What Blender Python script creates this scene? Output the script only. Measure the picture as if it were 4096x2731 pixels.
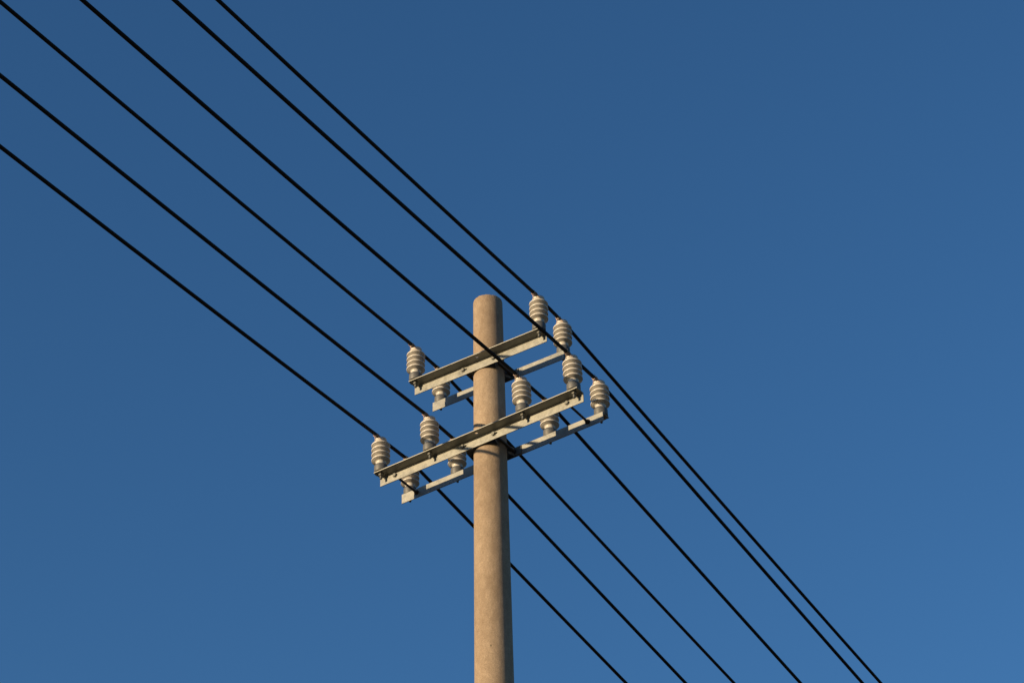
import bpy, bmesh, math, random
from mathutils import Vector, Matrix
for o in list(bpy.data.objects): bpy.data.objects.remove(o)
S = bpy.context.scene
COL = S.collection
random.seed(4)

# ---------------------------------------------------------------- measured layout (metres, pole axis at x=y=0)
P = {'f': 8938.74831, 'cx': 6.11096, 'cy': -9.40983, 'cz': -9.21059, 'yaw': -0.56253, 'pitch': 0.6699, 'roll': -0.02548, 'z1': -0.5373, 'z2': -1.13543, 'UL': -0.49771, 'UR': 0.49941, 'LL': -0.75432, 'LR': 0.75302, 'UbL': -0.50302, 'UbR': 0.49561, 'LbL': -0.75499, 'LbR': 0.74779, 'yf': -0.10776, 'yb': 0.10854, 'leg': 0.06905, 'x1': -0.7225, 'x2': -0.347, 'x3': -0.46577, 'x4': 0.34254, 'x5': 0.71078, 'x6': 0.46759, 'h4': 0.09469, 'h1': 0.21215, 'hw': 0.26885, 'yo': 0.03607, 'cN': 0.03181, 'cF': 0.01157, 'aN': -0.08978, 'aF': -0.15582, 'bN': 0.00163, 'bF': 0.0015, 'yf2': -0.11896, 'yb2': 0.1184, 'taper': 0.00667, 'tU': -0.00777, 'tL': 0.01034, 'yU': 0.00477, 'yL': -0.00828, 'da1': 0.00226, 'da2': 0.0006, 'da3': 0.00119, 'da4': -0.00106, 'da5': -0.00296, 'da6': -4e-05, 'dc1': 0.00235, 'dc2': 0.00032, 'dc3': 0.00113, 'dc4': -0.00096, 'dc5': -0.00296, 'dc6': 0.00069, 'ea1': -0.00223, 'ea2': -0.0017, 'ea3': 0.00069, 'ea4': -0.00044, 'ea5': 0.00068, 'ea6': 0.003, 'ec1': -0.00331, 'ec2': -0.0026, 'ec3': 0.00138, 'ec4': -0.0012, 'ec5': 0.00045, 'ec6': 0.00548, 'sx1': 0.0037, 'sx2': -0.00576, 'sx3': -0.00034, 'sx4': 0.00018, 'sx5': 0.00062, 'sx6': -0.0009}
TOP = 10.81                      # height of the pole top above the ground
ZC = {'U': P['z1'] + TOP, 'L': P['z2'] + TOP}
YF = {'U': P['yf'], 'L': P['yf2']}
YB = {'U': P['yb'], 'L': P['yb2']}

# ---------------------------------------------------------------- camera
cam = bpy.data.cameras.new('camera')
cam.sensor_fit = 'HORIZONTAL'; cam.sensor_width = 36.0
cam.lens = P['f'] / 4096 * 36.0
cam.clip_start = 0.1; cam.clip_end = 5000
co = bpy.data.objects.new('camera', cam); COL.objects.link(co); S.camera = co
y, p, r = P['yaw'], P['pitch'], P['roll']
fwd = Vector((math.sin(y)*math.cos(p), math.cos(y)*math.cos(p), math.sin(p)))
rt = Vector((math.cos(y), -math.sin(y), 0)); up = rt.cross(fwd)
c, s = math.cos(r), math.sin(r)
R_, U_ = c*rt + s*up, -s*rt + c*up
m = Matrix((R_, U_, -fwd)).transposed().to_4x4()
m.translation = Vector((P['cx'], P['cy'], P['cz'] + TOP))
co.matrix_world = m

# ---------------------------------------------------------------- light
SUN = Vector((0.43, 1.0, -0.152)).normalized()      # direction the sunlight travels
SKY_STRENGTH = 0.107
W = bpy.data.worlds.new('World'); S.world = W; W.use_nodes = True
nt = W.node_tree; nt.nodes.clear()
sky = nt.nodes.new('ShaderNodeTexSky'); sky.sky_type = 'NISHITA'; sky.sun_disc = False
sky.sun_elevation = math.asin(-SUN.z)
sky.sun_rotation = math.atan2(-SUN.x, -SUN.y)
sky.altitude = 300; sky.air_density = 1.0; sky.dust_density = 0.5; sky.ozone_density = 4.0
bg = nt.nodes.new('ShaderNodeBackground'); bg.inputs[1].default_value = SKY_STRENGTH
out = nt.nodes.new('ShaderNodeOutputWorld')
hs_ = nt.nodes.new('ShaderNodeHueSaturation'); hs_.inputs['Saturation'].default_value = 1.055    # the photograph's rich blue
nt.links.new(sky.outputs[0], hs_.inputs['Color']); nt.links.new(hs_.outputs[0], bg.inputs[0]); nt.links.new(bg.outputs[0], out.inputs[0])
sl = bpy.data.lights.new('sun', 'SUN'); sl.energy = 5.0; sl.angle = math.radians(0.5); sl.color = (1.0, 0.74, 0.44)
so = bpy.data.objects.new('sun', sl); COL.objects.link(so)
so.rotation_euler = SUN.to_track_quat('-Z', 'Y').to_euler(); so.location = (-8, -20, 16)
S.view_settings.view_transform = 'Standard'; S.view_settings.look = 'None'
S.view_settings.exposure = 0.7; S.view_settings.gamma = 1.0
S.render.resolution_x = 1024; S.render.resolution_y = 682

# ---------------------------------------------------------------- helpers
def tag(o, label=None, cat=None, group=None, kind=None):
    for k, v in (('label', label), ('category', cat), ('group', group), ('kind', kind)):
        if v: o[k] = v
    return o

def link(name, me, mat=None, parent=None, mtx=None):
    o = bpy.data.objects.new(name, me); COL.objects.link(o)
    if mat: me.materials.append(mat)
    if parent: o.parent = parent
    if mtx is not None: o.matrix_local = mtx
    return o

def finish(bm, name, smooth=True, angle=35):
    bmesh.ops.recalc_face_normals(bm, faces=bm.faces[:])
    me = bpy.data.meshes.new(name)
    for f in bm.faces: f.smooth = smooth
    if smooth:
        for e in bm.edges:
            if len(e.link_faces) == 2 and e.calc_face_angle(0) > math.radians(angle): e.smooth = False
    bm.to_mesh(me); bm.free(); return me

def lathe(bm, prof, seg=64, fz=None):
    """prof: (radius, z) from bottom to top; fz optionally lowers a vertex's z"""
    rings = []
    for (r, z) in prof:
        if r < 1e-6:
            v = Vector((0, 0, z)); v.z = fz(v) if fz else z
            rings.append([bm.verts.new(v)]); continue
        ring = []
        for k in range(seg):
            a = 2*math.pi*k/seg; v = Vector((r*math.cos(a), r*math.sin(a), z))
            if fz: v.z = fz(v)
            ring.append(bm.verts.new(v))
        rings.append(ring)
    for a, b in zip(rings, rings[1:]):
        n = max(len(a), len(b))
        for k in range(n):
            q = [a[k % len(a)], a[(k+1) % len(a)], b[(k+1) % len(b)], b[k % len(b)]]
            u = []
            for v in q:
                if v not in u: u.append(v)
            if len(u) >= 3: bm.faces.new(u)
    if len(rings[0]) > 1: bm.faces.new(rings[0][::-1])
    if len(rings[-1]) > 1: bm.faces.new(rings[-1])

def tube(bm, pts, r, seg=12, cap=True):
    pts = [Vector(q) for q in pts]; rings = []; n = None
    for i, q in enumerate(pts):
        t = (pts[min(i+1, len(pts)-1)] - pts[max(i-1, 0)]).normalized()
        if n is None:
            n = t.orthogonal().normalized()
        n = (n - t*n.dot(t)).normalized(); b = t.cross(n)
        rings.append([bm.verts.new(q + r*(math.cos(2*math.pi*k/seg)*n + math.sin(2*math.pi*k/seg)*b)) for k in range(seg)])
    for a, b in zip(rings, rings[1:]):
        for k in range(seg): bm.faces.new((a[k], a[(k+1) % seg], b[(k+1) % seg], b[k]))
    if cap: bm.faces.new(rings[0][::-1]); bm.faces.new(rings[-1])

def prism(bm, n, r, h, mtx, bev=0.0015, r2=None, rot=0.0):
    """n-sided bar along local z, from 0 to h, with chamfered rims"""
    vs = []
    for (rr, z) in ((r-bev, 0), (r, bev), (r, h-bev), (r-bev, h)):
        vs.append([bm.verts.new(mtx @ Vector((rr*math.cos(rot+2*math.pi*k/n), rr*math.sin(rot+2*math.pi*k/n), z))) for k in range(n)])
    for a, b in zip(vs, vs[1:]):
        for k in range(n): bm.faces.new((a[k], a[(k+1) % n], b[(k+1) % n], b[k]))
    bm.faces.new(vs[0][::-1]); bm.faces.new(vs[-1])

def plate(x0, x1, y0, y1, holes, t, bev=0.0008):
    """flat plate in local xy, thickness t centred on z=0, with real holes (cx, cy, half_length, radius)"""
    cu = bpy.data.curves.new('plate', 'CURVE'); cu.dimensions = '2D'; cu.fill_mode = 'BOTH'
    cu.extrude = t/2 - bev; cu.bevel_depth = bev; cu.bevel_resolution = 1
    def spl(pts):
        s_ = cu.splines.new('POLY'); s_.points.add(len(pts)-1)
        for q, v in zip(s_.points, pts): q.co = (v[0], v[1], 0, 1)
        s_.use_cyclic_u = True
    b = bev
    spl([(x0+b, y0+b), (x1-b, y0+b), (x1-b, y1-b), (x0+b, y1-b)])
    for (cx, cy, hl, rr) in holes:
        pts = []
        for k in range(24):
            a = 2*math.pi*k/24
            pts.append((cx + (hl if math.cos(a) > 0 else -hl) + rr*math.cos(a), cy + rr*math.sin(a)))
        spl(pts)
    o = bpy.data.objects.new('tmp', cu); COL.objects.link(o)
    dg = bpy.context.evaluated_depsgraph_get(); dg.update()
    me = bpy.data.meshes.new_from_object(o.evaluated_get(dg))
    bpy.data.objects.remove(o); bpy.data.curves.remove(cu)
    return me

# ---------------------------------------------------------------- materials
def mat(name):
    m_ = bpy.data.materials.new(name); m_.use_nodes = True
    t = m_.node_tree; return m_, t, t.nodes['Principled BSDF']
def N(t, kind, **kw):
    n_ = t.nodes.new(kind)
    for k, v in kw.items():
        if k in n_.inputs.keys(): n_.inputs[k].default_value = v
        else: setattr(n_, k, v)
    return n_
def noise(t, scale, detail=4, rough=0.6, vec=None):
    n_ = N(t, 'ShaderNodeTexNoise', Scale=scale, Detail=detail, Roughness=rough)
    if vec: t.links.new(vec, n_.inputs['Vector'])
    return n_
def ramp(t, src, stops):
    r_ = t.nodes.new('ShaderNodeValToRGB'); t.links.new(src, r_.inputs[0])
    e = r_.color_ramp.elements
    while len(e) < len(stops): e.new(0.5)
    for q, (pos, col) in zip(e, stops):
        q.position = pos; q.color = (*col, 1) if len(col) == 3 else col
    return r_
def mix(t, fac, a, b, mode='MIX'):
    x = t.nodes.new('ShaderNodeMix'); x.data_type = 'RGBA'; x.blend_type = mode
    for i, v in ((0, fac), (6, a), (7, b)):
        if hasattr(v, 'links'): t.links.new(v, x.inputs[i])
        else: x.inputs[i].default_value = v if i == 0 else (*v, 1)
    return x.outputs[2]
def coords(t, scale=(1, 1, 1)):
    g = t.nodes.new('ShaderNodeTexCoord'); mp = t.nodes.new('ShaderNodeMapping')
    mp.inputs['Scale'].default_value = scale; t.links.new(g.outputs['Object'], mp.inputs[0]); return mp.outputs[0]
def bump(t, b, src, strength, dist):
    q = N(t, 'ShaderNodeBump', Strength=strength, Distance=dist)
    t.links.new(src, q.inputs['Height']); t.links.new(q.outputs[0], b.inputs['Normal'])

# concrete: mottled sandy grey, fine grain, sparse pits and lighter scuffs
CON, t, b = mat('concrete'); v = coords(t, (1, 1, 0.55)); v1 = coords(t)
big = noise(t, 9, 5, 0.65, v); mid = noise(t, 34, 5, 0.72, v); fine = noise(t, 210, 3, 0.8, v1); low = noise(t, 2.2, 2, 0.5, v)
c1 = ramp(t, big.outputs[0], [(0.3, (0.187, 0.140, 0.096)), (0.7, (0.272, 0.214, 0.154))])
c2 = ramp(t, mid.outputs[0], [(0.35, (0.204, 0.155, 0.109)), (0.5, (0.241, 0.189, 0.134)), (0.72, (0.353, 0.285, 0.207))])
cc = mix(t, 0.5, c1.outputs[0], c2.outputs[0])
g1 = ramp(t, fine.outputs[0], [(0.3, (0.66, 0.66, 0.66)), (0.7, (1.34, 1.34, 1.34))])
cc = mix(t, 1.0, cc, g1.outputs[0], 'MULTIPLY')
lw = ramp(t, low.outputs[0], [(0.35, (0.86, 0.84, 0.83)), (0.65, (1.12, 1.12, 1.12))])
cc = mix(t, 1.0, cc, lw.outputs[0], 'MULTIPLY')
pv = N(t, 'ShaderNodeTexVoronoi', Scale=34.0); t.links.new(v, pv.inputs['Vector'])
pn = noise(t, 12, 2, 0.5, v1)
pit = N(t, 'ShaderNodeMath', operation='LESS_THAN'); t.links.new(pv.outputs['Distance'], pit.inputs[0])
pm = N(t, 'ShaderNodeMath', operation='MULTIPLY_ADD'); t.links.new(pn.outputs[0], pm.inputs[0]); pm.inputs[1].default_value = 0.9; pm.inputs[2].default_value = -0.53
t.links.new(pm.outputs[0], pit.inputs[1])
cc = mix(t, pit.outputs[0], cc, (0.075, 0.06, 0.045))
t.links.new(cc, b.inputs['Base Color']); b.inputs['Roughness'].default_value = 0.92; b.inputs['Specular IOR Level'].default_value = 0.2
hs = N(t, 'ShaderNodeMath', operation='MULTIPLY_ADD'); t.links.new(mid.outputs[0], hs.inputs[0]); hs.inputs[1].default_value = 1.5; t.links.new(fine.outputs[0], hs.inputs[2])
bump(t, b, hs.outputs[0], 0.5, 0.0035)

def galv(name, tone, warm):
    m_, t, b = mat(name); v = coords(t, (1, 1, 1)); vs = coords(t, (3, 60, 60))
    n1 = noise(t, 24, 5, 0.65, v); n2 = noise(t, 130, 3, 0.6, v); n3 = noise(t, 3.0, 4, 0.6, vs)
    vo = N(t, 'ShaderNodeTexVoronoi', Scale=95.0); t.links.new(v, vo.inputs['Vector'])
    a = ramp(t, n1.outputs[0], [(0.3, tuple(q*0.8*tone for q in (0.275, 0.283, 0.258))), (0.7, tuple(q*1.1*tone for q in (0.305, 0.308, 0.277)))])
    sp = ramp(t, vo.outputs['Color'], [(0.0, (0.93, 0.93, 0.93)), (1.0, (1.07, 1.07, 1.07))])
    c_ = mix(t, 1.0, a.outputs[0], sp.outputs[0], 'MULTIPLY')
    g_ = ramp(t, n2.outputs[0], [(0.3, (0.9, 0.9, 0.9)), (0.7, (1.1, 1.1, 1.1))])
    c_ = mix(t, 1.0, c_, g_.outputs[0], 'MULTIPLY')
    st = ramp(t, n3.outputs[0], [(0.60, (0, 0, 0)), (0.78, (warm, warm, warm))])
    c_ = mix(t, st.outputs[0], c_, (0.21, 0.16, 0.11))
    t.links.new(c_, b.inputs['Base Color']); b.inputs['Metallic'].default_value = 0.5
    rr = ramp(t, n1.outputs[0], [(0.3, (0.42,)*3), (0.7, (0.58,)*3)]); t.links.new(rr.outputs[0], b.inputs['Roughness'])
    bump(t, b, n2.outputs[0], 0.15, 0.001)
    return m_
STEEL = galv('galvanised_steel', 0.74, 0.25)
DULL = galv('dull_steel', 0.42, 0.5)
BOLT = galv('bolt_steel', 0.5, 0.7)
STUDM = galv('weathered_stud_steel', 0.40, 0.9)
RODM, t, b = mat('dark_steel_rod'); b.inputs['Base Color'].default_value = (0.035, 0.030, 0.027, 1); b.inputs['Roughness'].default_value = 0.6; b.inputs['Metallic'].default_value = 0.3

POR, t, b = mat('porcelain'); v = coords(t); n1 = noise(t, 30, 5, 0.65, v); n2 = noise(t, 300, 2, 0.5, v)
a = ramp(t, n1.outputs[0], [(0.3, (0.38, 0.36, 0.325)), (0.65, (0.455, 0.438, 0.402))])
sp = ramp(t, n2.outputs[0], [(0.27, (0.45, 0.38, 0.3)), (0.32, (1, 1, 1))])
cc = mix(t, 1.0, a.outputs[0], sp.outputs[0], 'MULTIPLY')
t.links.new(cc, b.inputs['Base Color']); b.inputs['Roughness'].default_value = 0.3; b.inputs['Specular IOR Level'].default_value = 0.3
CAPM, t, b = mat('insulator_base_metal'); v = coords(t); n1 = noise(t, 45, 5, 0.65, v)
a = ramp(t, n1.outputs[0], [(0.3, (0.06, 0.064, 0.066)), (0.7, (0.105, 0.108, 0.106))]); t.links.new(a.outputs[0], b.inputs['Base Color'])
b.inputs['Roughness'].default_value = 0.6; b.inputs['Metallic'].default_value = 0.2; bump(t, b, n1.outputs[0], 0.3, 0.001)
CAB, t, b = mat('black_cable'); v = coords(t); n1 = noise(t, 60, 3, 0.6, v)
a = ramp(t, n1.outputs[0], [(0.3, (0.0075, 0.0065, 0.0058)), (0.7, (0.017, 0.013, 0.011))]); t.links.new(a.outputs[0], b.inputs['Base Color'])
b.inputs['Roughness'].default_value = 0.75; b.inputs['Specular IOR Level'].default_value = 0.15
TIE, t, b = mat('tie_wire_metal'); v = coords(t); n1 = noise(t, 200, 3, 0.6, v)
a = ramp(t, n1.outputs[0], [(0.35, (0.18, 0.11, 0.08)), (0.65, (0.50, 0.39, 0.30))]); t.links.new(a.outputs[0], b.inputs['Base Color'])
b.inputs['Roughness'].default_value = 0.5; b.inputs['Metallic'].default_value = 0.4
GRD, t, b = mat('dry_ground'); v = coords(t); n1 = noise(t, 0.15, 8, 0.65, v); n2 = noise(t, 6, 6, 0.7, v)
a = ramp(t, n1.outputs[0], [(0.4, (0.13, 0.10, 0.066)), (0.6, (0.085, 0.072, 0.038))])
g_ = ramp(t, n2.outputs[0], [(0.3, (0.6, 0.6, 0.6)), (0.7, (1.3, 1.3, 1.3))])
t.links.new(mix(t, 1.0, a.outputs[0], g_.outputs[0], 'MULTIPLY'), b.inputs['Base Color']); b.inputs['Roughness'].default_value = 0.95
bump(t, b, n2.outputs[0], 0.6, 0.05)

# ---------------------------------------------------------------- ground
bm = bmesh.new(); n = 40; half = 3000
def gz(x_, y_):
    d = math.hypot(x_, y_)
    return 0.0 if d < 60 else 0.6*math.sin(x_*0.013)*math.cos(y_*0.017)*min(1, (d-60)/200)
cs = [half*math.copysign(abs(q)**3, q) for q in [(-1 + 2*i/n) for i in range(n+1)]]
vv = [[bm.verts.new((a_, b_, gz(a_, b_))) for a_ in cs] for b_ in cs]
for i in range(n):
    for j in range(n): bm.faces.new((vv[i][j], vv[i][j+1], vv[i+1][j+1], vv[i+1][j]))
tag(link('ground', finish(bm, 'ground'), GRD), kind='structure')

# ---------------------------------------------------------------- utility pole: shaft, crossarms, pads, bolts
pole = bpy.data.objects.new('utility_pole', None); COL.objects.link(pole); pole.empty_display_size = 0.3
tag(pole, 'tapering round concrete utility pole carrying two tiers of steel crossarms', 'utility pole')
def rad(z): return 0.095 + (TOP - z)/150
bm = bmesh.new()
prof = [(rad(-0.3), -0.3)]
zz = 0.0
while zz < TOP - 0.05:
    prof.append((rad(zz), zz)); zz += 0.35
for a_ in (0, 20, 40, 60, 78): prof.append((rad(TOP) - 0.011*(1-math.cos(math.radians(a_))), TOP - 0.011 + 0.011*math.sin(math.radians(a_))))
prof.append((0.08, TOP)); prof.append((0.0, TOP - 0.002))
lathe(bm, prof, 128)
for v_ in bm.verts:
    if v_.co.z > TOP - 0.03:
        a_ = math.atan2(v_.co.y, v_.co.x)
        v_.co.z += 0.0016*math.sin(3*a_+1) + 0.001*math.sin(11*a_) + 0.0008*math.sin(23*a_+2)
link('shaft', finish(bm, 'shaft', angle=60), CON, pole)

LEG = P['leg']; TH = 0.006
XI = {i: P['x%d' % i] for i in range(1, 7)}
ON = {'U': (3, 6), 'L': (1, 2, 4, 5)}
def frame(n_):
    """local axes of an arm level: slight tilt and skew as bolted"""
    ex = Vector((1, P['y'+n_], P['t'+n_])).normalized(); ez = Vector((-P['t'+n_], 0, 1)).normalized()
    ey = ez.cross(ex).normalized(); ez = ex.cross(ey)
    M = Matrix((ex, ey, ez)).transposed().to_4x4(); M.translation = Vector((0, 0, ZC[n_])); return M
FR = {k: frame(k) for k in 'UL'}

def hexbolt(d, r=0.0135, h=0.010, wash=True):
    """hex head with washer and a short stud tip; sits on local z=0 pointing +z"""
    bm = bmesh.new(); I = Matrix.Identity(4)
    if wash: prism(bm, 24, r*1.25, 0.0025, I, 0.0005)
    prism(bm, 6, r, h, Matrix.Translation((0, 0, 0.0025 if wash else 0)), 0.0015, rot=d)
    return bm

DRILL_END = 0.6385
for n_, tier in (('U', 'upper'), ('L', 'lower')):
    for sgn, side in ((-1, 'near'), (1, 'far')):
        xl, xr = (P[n_+'L'], P[n_+'R']) if sgn < 0 else (P[n_+'bL'], P[n_+'bR'])
        y0 = YF[n_] if sgn < 0 else YB[n_]
        holes_v = [(-0.116, -0.031, 0.013, 0.0075), (0.113, -0.031, 0.013, 0.0075)]
        xs = [XI[i] + (P['sx%d' % i] if sgn > 0 else 0) for i in ON[n_]]
        holes_h = [(0.003, 0, 0.003, 0.0085)]
        # vertical leg: local xy plate stood upright, outer face at y0
        bm = bmesh.new()
        me = plate(xl, xr, -LEG, 0, holes_v, TH)
        me.transform(Matrix.Translation((0, y0 + (-sgn)*(TH/2), 0)) @ Matrix.Rotation(math.pi/2, 4, 'X'))
        bm.from_mesh(me)
        # horizontal leg at the top, pointing away from the pole
        me = plate(xl, xr, 0, LEG, [(h[0], LEG*0.54, h[2], h[3]) for h in holes_h], TH)
        if sgn < 0: me.transform(Matrix.Scale(-1, 4, (0, 1, 0)))
        me.transform(Matrix.Translation((0, y0, -TH/2)))
        bm.from_mesh(me)
        # small fillet in the root of the angle, and tiny handling waves along the section
        fl = [(0, -TH), (0.0045*sgn, -TH), (0.0012*sgn, -TH-0.0012), (0, -TH-0.0045)]
        ra = [bm.verts.new((xl+0.001, y0+q[0], q[1])) for q in fl]; rb = [bm.verts.new((xr-0.001, y0+q[0], q[1])) for q in fl]
        for k in range(4): bm.faces.new((ra[k], ra[(k+1) % 4], rb[(k+1) % 4], rb[k]))
        arm = link('crossarm', finish(bm, 'crossarm', angle=30), STEEL, pole, FR[n_])
        arm['label'] = '%s %s galvanised angle steel crossarm bolted across the pole' % (tier, side)
        # hex heads of the bolts that pass through both arms
        for xb in ((-0.124, 0.106) + ((-DRILL_END, DRILL_END) if n_ == 'L' else ())):
            bm = hexbolt(random.random())
            if sgn > 0: prism(bm, 16, 0.0075, 0.028, Matrix.Identity(4), 0.001)
            M = Matrix.Translation((xb, y0, -0.032)) @ Matrix.Rotation(math.pi/2*(1 if sgn < 0 else -1), 4, 'X')
            link('bolt_head', finish(bm, 'bolt_head', angle=20), BOLT, arm, M)
        # bent saddle pad between arm and pole
        yi = y0 - sgn*TH; R0 = rad(ZC[n_] - 0.03) + 0.001
        th = 0.005
        path = [(-0.158, abs(yi)-0.0005), (-0.106, abs(yi)-0.0005)]
        for k in range(-58, 59, 4):
            q = math.radians(k); path.append((R0*math.sin(q)*1.0, min(R0*math.cos(q), abs(yi)-th-0.0008)))
        path += [(0.106, abs(yi)-0.0005), (0.158, abs(yi)-0.0005)]
        bm = bmesh.new(); rows = []
        for k, q in enumerate(path):
            a_ = Vector(path[max(k-1, 0)]); c_ = Vector(path[min(k+1, len(path)-1)]); tn = (c_-a_).normalized(); nn = Vector((tn.y, -tn.x))
            o1 = Vector(q); o2 = o1 + nn*th*(1 if k in (0, 1, len(path)-1, len(path)-2) else -1)*1.0
            if k in (0, 1, len(path)-1, len(path)-2): o2 = Vector((q[0], q[1]-th))
            else: o2 = Vector((q[0]*(1+th/R0), q[1]*(1+th/R0)))
            if k in (0, 1, len(path)-1, len(path)-2): o1, o2 = o2, o1
            rows.append([bm.verts.new((w.x, sgn*w.y, z_)) for w in (o1, o2) for z_ in (-0.004, -0.066)])
        for a_, b_ in zip(rows, rows[1:]):
            for i0, i1 in ((0, 1), (1, 3), (3, 2), (2, 0)): bm.faces.new((a_[i0], a_[i1], b_[i1], b_[i0]))
        for w in (rows[0], rows[-1]): bm.faces.new((w[0], w[1], w[3], w[2]))
        link('saddle_pad', finish(bm, 'saddle_pad', angle=30), DULL, pole, FR[n_])
    # long bolts joining the near and far arm
    for xb, rr, nm in [(-0.124, 0.0095, 'through_bolt'), (0.106, 0.0095, 'through_bolt')] + ([(-DRILL_END, 0.008, 'spacer_rod'), (DRILL_END, 0.008, 'spacer_rod')] if n_ == 'L' else []):
        bm = bmesh.new()
        tube(bm, [(xb, YF[n_]+TH-0.001, -0.032), (xb, 0, -0.032), (xb, YB[n_]-TH+0.001, -0.032)], rr, 14)
        rod = link(nm, finish(bm, nm), RODM, pole, FR[n_])
        for yy, dd in ((YF[n_]+TH, -1), (YB[n_]-TH, 1)):
            if nm == 'through_bolt': yy -= dd*0.006
            bm = hexbolt(random.random(), 0.0145, 0.011)
            link('nut', finish(bm, 'nut', angle=20), RODM, rod, Matrix.Translation((xb, yy, -0.032)) @ Matrix.Rotation(math.pi/2*dd, 4, 'X'))

# ---------------------------------------------------------------- insulators
WR = 0.0115; HW = P['hw']
rims = [0.097, 0.135, 0.173, 0.211]
prof = [(0.0305, 0.052), (0.0305, 0.0750), (0.0318, 0.0795)]
for k, zr in enumerate(rims):
    if k: prof += [(0.0325, zr-0.0205), (0.0328, zr-0.0170)]
    prof += [(0.0345, zr-0.0138), (0.0410, zr-0.0122), (0.0475, zr-0.0100), (0.0530, zr-0.0076), (0.0562, zr-0.0058), (0.0572, zr-0.0064), (0.0583, zr-0.0060), (0.0592, zr-0.0042),
             (0.0597, zr-0.0015), (0.0596, zr+0.0010), (0.0588, zr+0.0030), (0.0570, zr+0.0044)]
    if k < 3: prof += [(0.0500, zr+0.0068), (0.0420, zr+0.0098), (0.0355, zr+0.0125), (0.0330, zr+0.0150)]
prof += [(0.052, 0.2180), (0.044, 0.2202), (0.036, 0.2225), (0.0315, 0.2250), (0.0300, 0.2285), (0.0300, 0.2330), (0.0315, 0.2375), (0.0345, 0.2412),
         (0.0372, 0.2450), (0.0385, 0.2490), (0.0388, 0.2525), (0.0384, 0.2560), (0.0370, 0.2592), (0.0343, 0.2614), (0.0310, 0.2624)]
prof += [(q, 0.2624 + 0.001*(1-(q/0.031)**2)) for q in (0.028, 0.025, 0.022, 0.019, 0.016, 0.0135, 0.011, 0.0085, 0.006, 0.003)] + [(0.0, 0.2634)]
def groove(v_):
    if v_.z < 0.24: return v_.z
    x_ = abs(v_.x); g = WR + 0.0013
    if x_ < g*0.98: f_ = HW - math.sqrt(g*g - x_*x_)
    else: f_ = HW + (x_-g*0.98)*5
    return min(v_.z, f_)
bm = bmesh.new(); lathe(bm, prof, 96, groove); BODY = finish(bm, 'porcelain_body', angle=50)
bm = bmesh.new(); lathe(bm, [(0.0415, 0.0006), (0.0428, 0.002), (0.0428, 0.044), (0.0420, 0.0495), (0.0395, 0.0540), (0.0350, 0.0570), (0.0308, 0.0580), (0.0300, 0.0575)], 64)
BASE = finish(bm, 'metal_base', angle=50)
bm = bmesh.new()
T_ = Matrix.Translation
prism(bm, 28, 0.0185, 0.0025, T_((0, 0, -TH-0.0028)), 0.0005)
prism(bm, 6, 0.0158, 0.0125, T_((0, 0, -TH-0.0155)), 0.0018)
prism(bm, 16, 0.0082, 0.026, T_((0, 0, -TH-0.0400)), 0.0015)
STUD = finish(bm, 'mounting_bolt', angle=20)
def tie_mesh(seed):
    rnd = random.Random(seed); bm = bmesh.new()
    for sg in (-1, 1):
        pts = []; turns = 3.2 + rnd.random(); ph = rnd.random()*6; st = 0.036 + 0.004*rnd.random(); L_ = 0.024 + 0.008*rnd.random()
        for k in range(int(turns*12)):
            q = k/12; a_ = ph + 2*math.pi*q; yy = st + L_*q/turns
            pts.append(((WR+0.0016)*math.cos(a_), sg*yy, HW - 0.12*max(0, yy-0.03) + (WR+0.0016)*math.sin(a_)))
        pts.append((pts[-1][0]*1.2, pts[-1][1]+sg*0.006, pts[-1][2]+0.008))
        tube(bm, pts, 0.0017, 6)
        for xs_ in (-1, 1):      # legs running down from the cable to the neck
            pts = []
            for k in range(9):
                q = k/8
                pts.append((xs_*(0.0135 + 0.010*q) * (1 if rnd.random() > .1 else .96), sg*(0.046 - 0.018*q), HW + 0.004 - 0.040*q + 0.002*rnd.random()))
            tube(bm, pts, 0.0017, 6)
        pts = [(-0.016, sg*0.043, HW-0.008), (0.0, sg*0.0415, HW-0.015), (0.018, sg*0.036, HW-0.026)]
        tube(bm, pts, 0.0017, 6)
    for zz_ in (0.2290, 0.2322):
        pts = [(0.0322*math.cos(2*math.pi*k/40), 0.0322*math.sin(2*math.pi*k/40), zz_ + 0.0012*math.sin(k*0.9+rnd.random())) for k in range(41)]
        tube(bm, pts, 0.0017, 6)
    return finish(bm, 'tie_wire')
for me, m_ in ((BODY, POR), (BASE, CAPM), (STUD, STUDM)): me.materials.append(m_)

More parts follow.
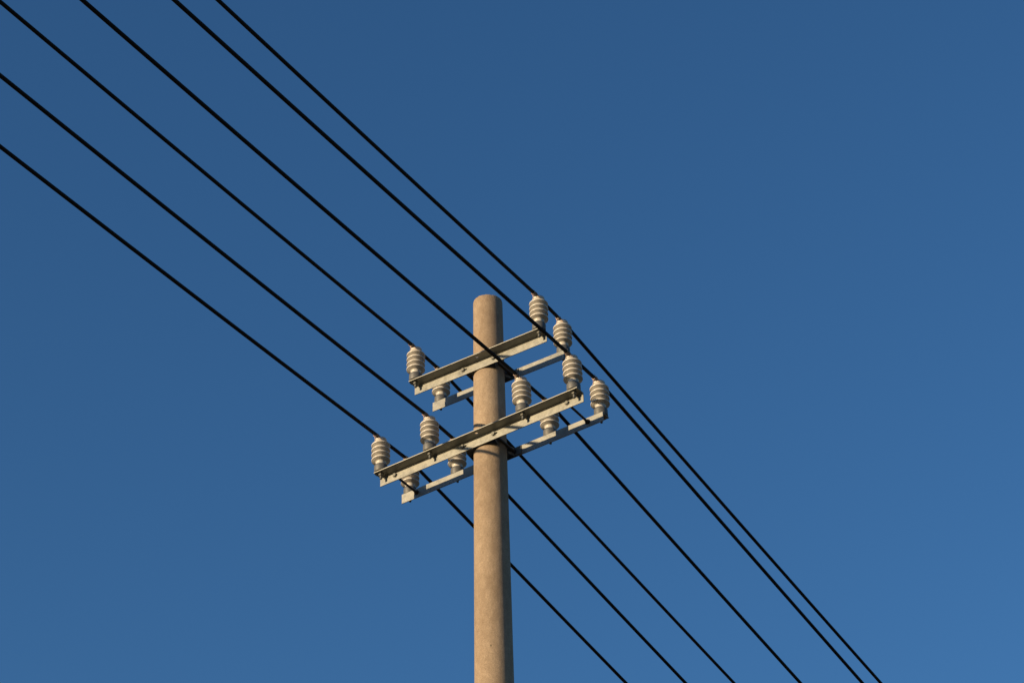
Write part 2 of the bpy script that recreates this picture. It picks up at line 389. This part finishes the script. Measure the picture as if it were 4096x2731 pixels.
SPOT = {1: 'at the left end', 2: 'on the left half, nearer the pole', 4: 'on the right half, nearer the pole', 5: 'at the right end'}
LEAN = {1: -0.022, 2: -0.003, 3: -0.005, 4: -0.018, 5: -0.010, 6: 0.018}
HEADS = {}
def insulator(i, near, first):
    n_ = 'U' if i in (3, 6) else 'L'; sg = -1 if near else 1
    x_ = XI[i] + (0 if near else P['sx%d' % i]); y_ = (YF[n_] - P['yo']) if near else (YB[n_] + P['yo'])
    lean = LEAN[i] if near else random.uniform(-0.006, 0.006)
    M = FR[n_] @ T_((x_, y_, 0)) @ Matrix.Rotation(lean*0.6, 4, 'Y')
    if first is None:
        root = bpy.data.objects.new('insulator', None); COL.objects.link(root); root.empty_display_size = 0.05
        for nm, me in (('porcelain_body', BODY), ('metal_base', BASE), ('mounting_bolt', STUD)): link(nm, me, None, root)
    else:
        root = first.copy(); COL.objects.link(root)
        for ch in first.children:
            if ch.name.startswith('tie_wire'): continue
            q = ch.copy(); COL.objects.link(q); q.parent = root
    link('tie_wire', tie_mesh(i*2+near), TIE, root)
    root.matrix_world = M
    tier = 'upper' if n_ == 'U' else 'lower'; arm = 'near' if near else 'far'
    spot = {3: 'at the left end', 6: 'at the right end'}[i] if n_ == 'U' else SPOT[i]
    tag(root, 'white ribbed porcelain insulator %s of the %s %s crossarm' % (spot, tier, arm), 'insulator', 'porcelain insulators standing on the crossarms')
    HEADS[(i, near)] = M @ Vector((0, 0, HW))
    return root
first = None
for i in range(1, 7):
    for near in (True, False):
        q = insulator(i, near, first); first = first or q

# ---------------------------------------------------------------- cables: one continuous sagging cable per insulator pair
CL = {1: 'black overhead cable lowest on the left, tied to the leftmost lower insulators',
      2: 'black overhead cable tied to the lower insulators between pole and left end',
      3: 'black overhead cable tied to the two insulators left of the pole on the upper crossarms',
      4: 'black cable crossing in front of the pole to the insulators just right of it',
      5: 'black overhead cable tied to the rightmost insulators of the lower crossarms',
      6: 'black overhead cable highest of all, tied to the right insulators of the upper crossarms'}
for i in range(1, 7):
    A, B = HEADS[(i, True)], HEADS[(i, False)]
    def side(H, c_, a_, b_, sg, L_):
        pts = []; t_ = 0.0
        while t_ < L_:
            e = max(0.0, t_ - 0.035)
            pts.append(H + Vector((c_*t_, sg*t_, a_*e + b_*t_*t_)))
            t_ += 0.015 if t_ < 0.15 else (0.1 if t_ < 2 else 0.5)
        return pts
    near_ = side(A, P['cN']+P['dc%d' % i], P['aN']+P['da%d' % i], P['bN'], -1, 46)
    far_ = side(B, P['cF']+P['ec%d' % i], P['aF']+P['ea%d' % i], P['bF'], 1, 50)
    pts = near_[::-1] + [A.lerp(B, q/10) - Vector((0, 0, 0.0008*math.sin(math.pi*q/10))) for q in range(1, 10)] + far_
    bm = bmesh.new(); tube(bm, pts, WR, 16)
    tag(link('overhead_cable', finish(bm, 'overhead_cable'), CAB), CL[i], 'cable', 'cables running over the crossarms')
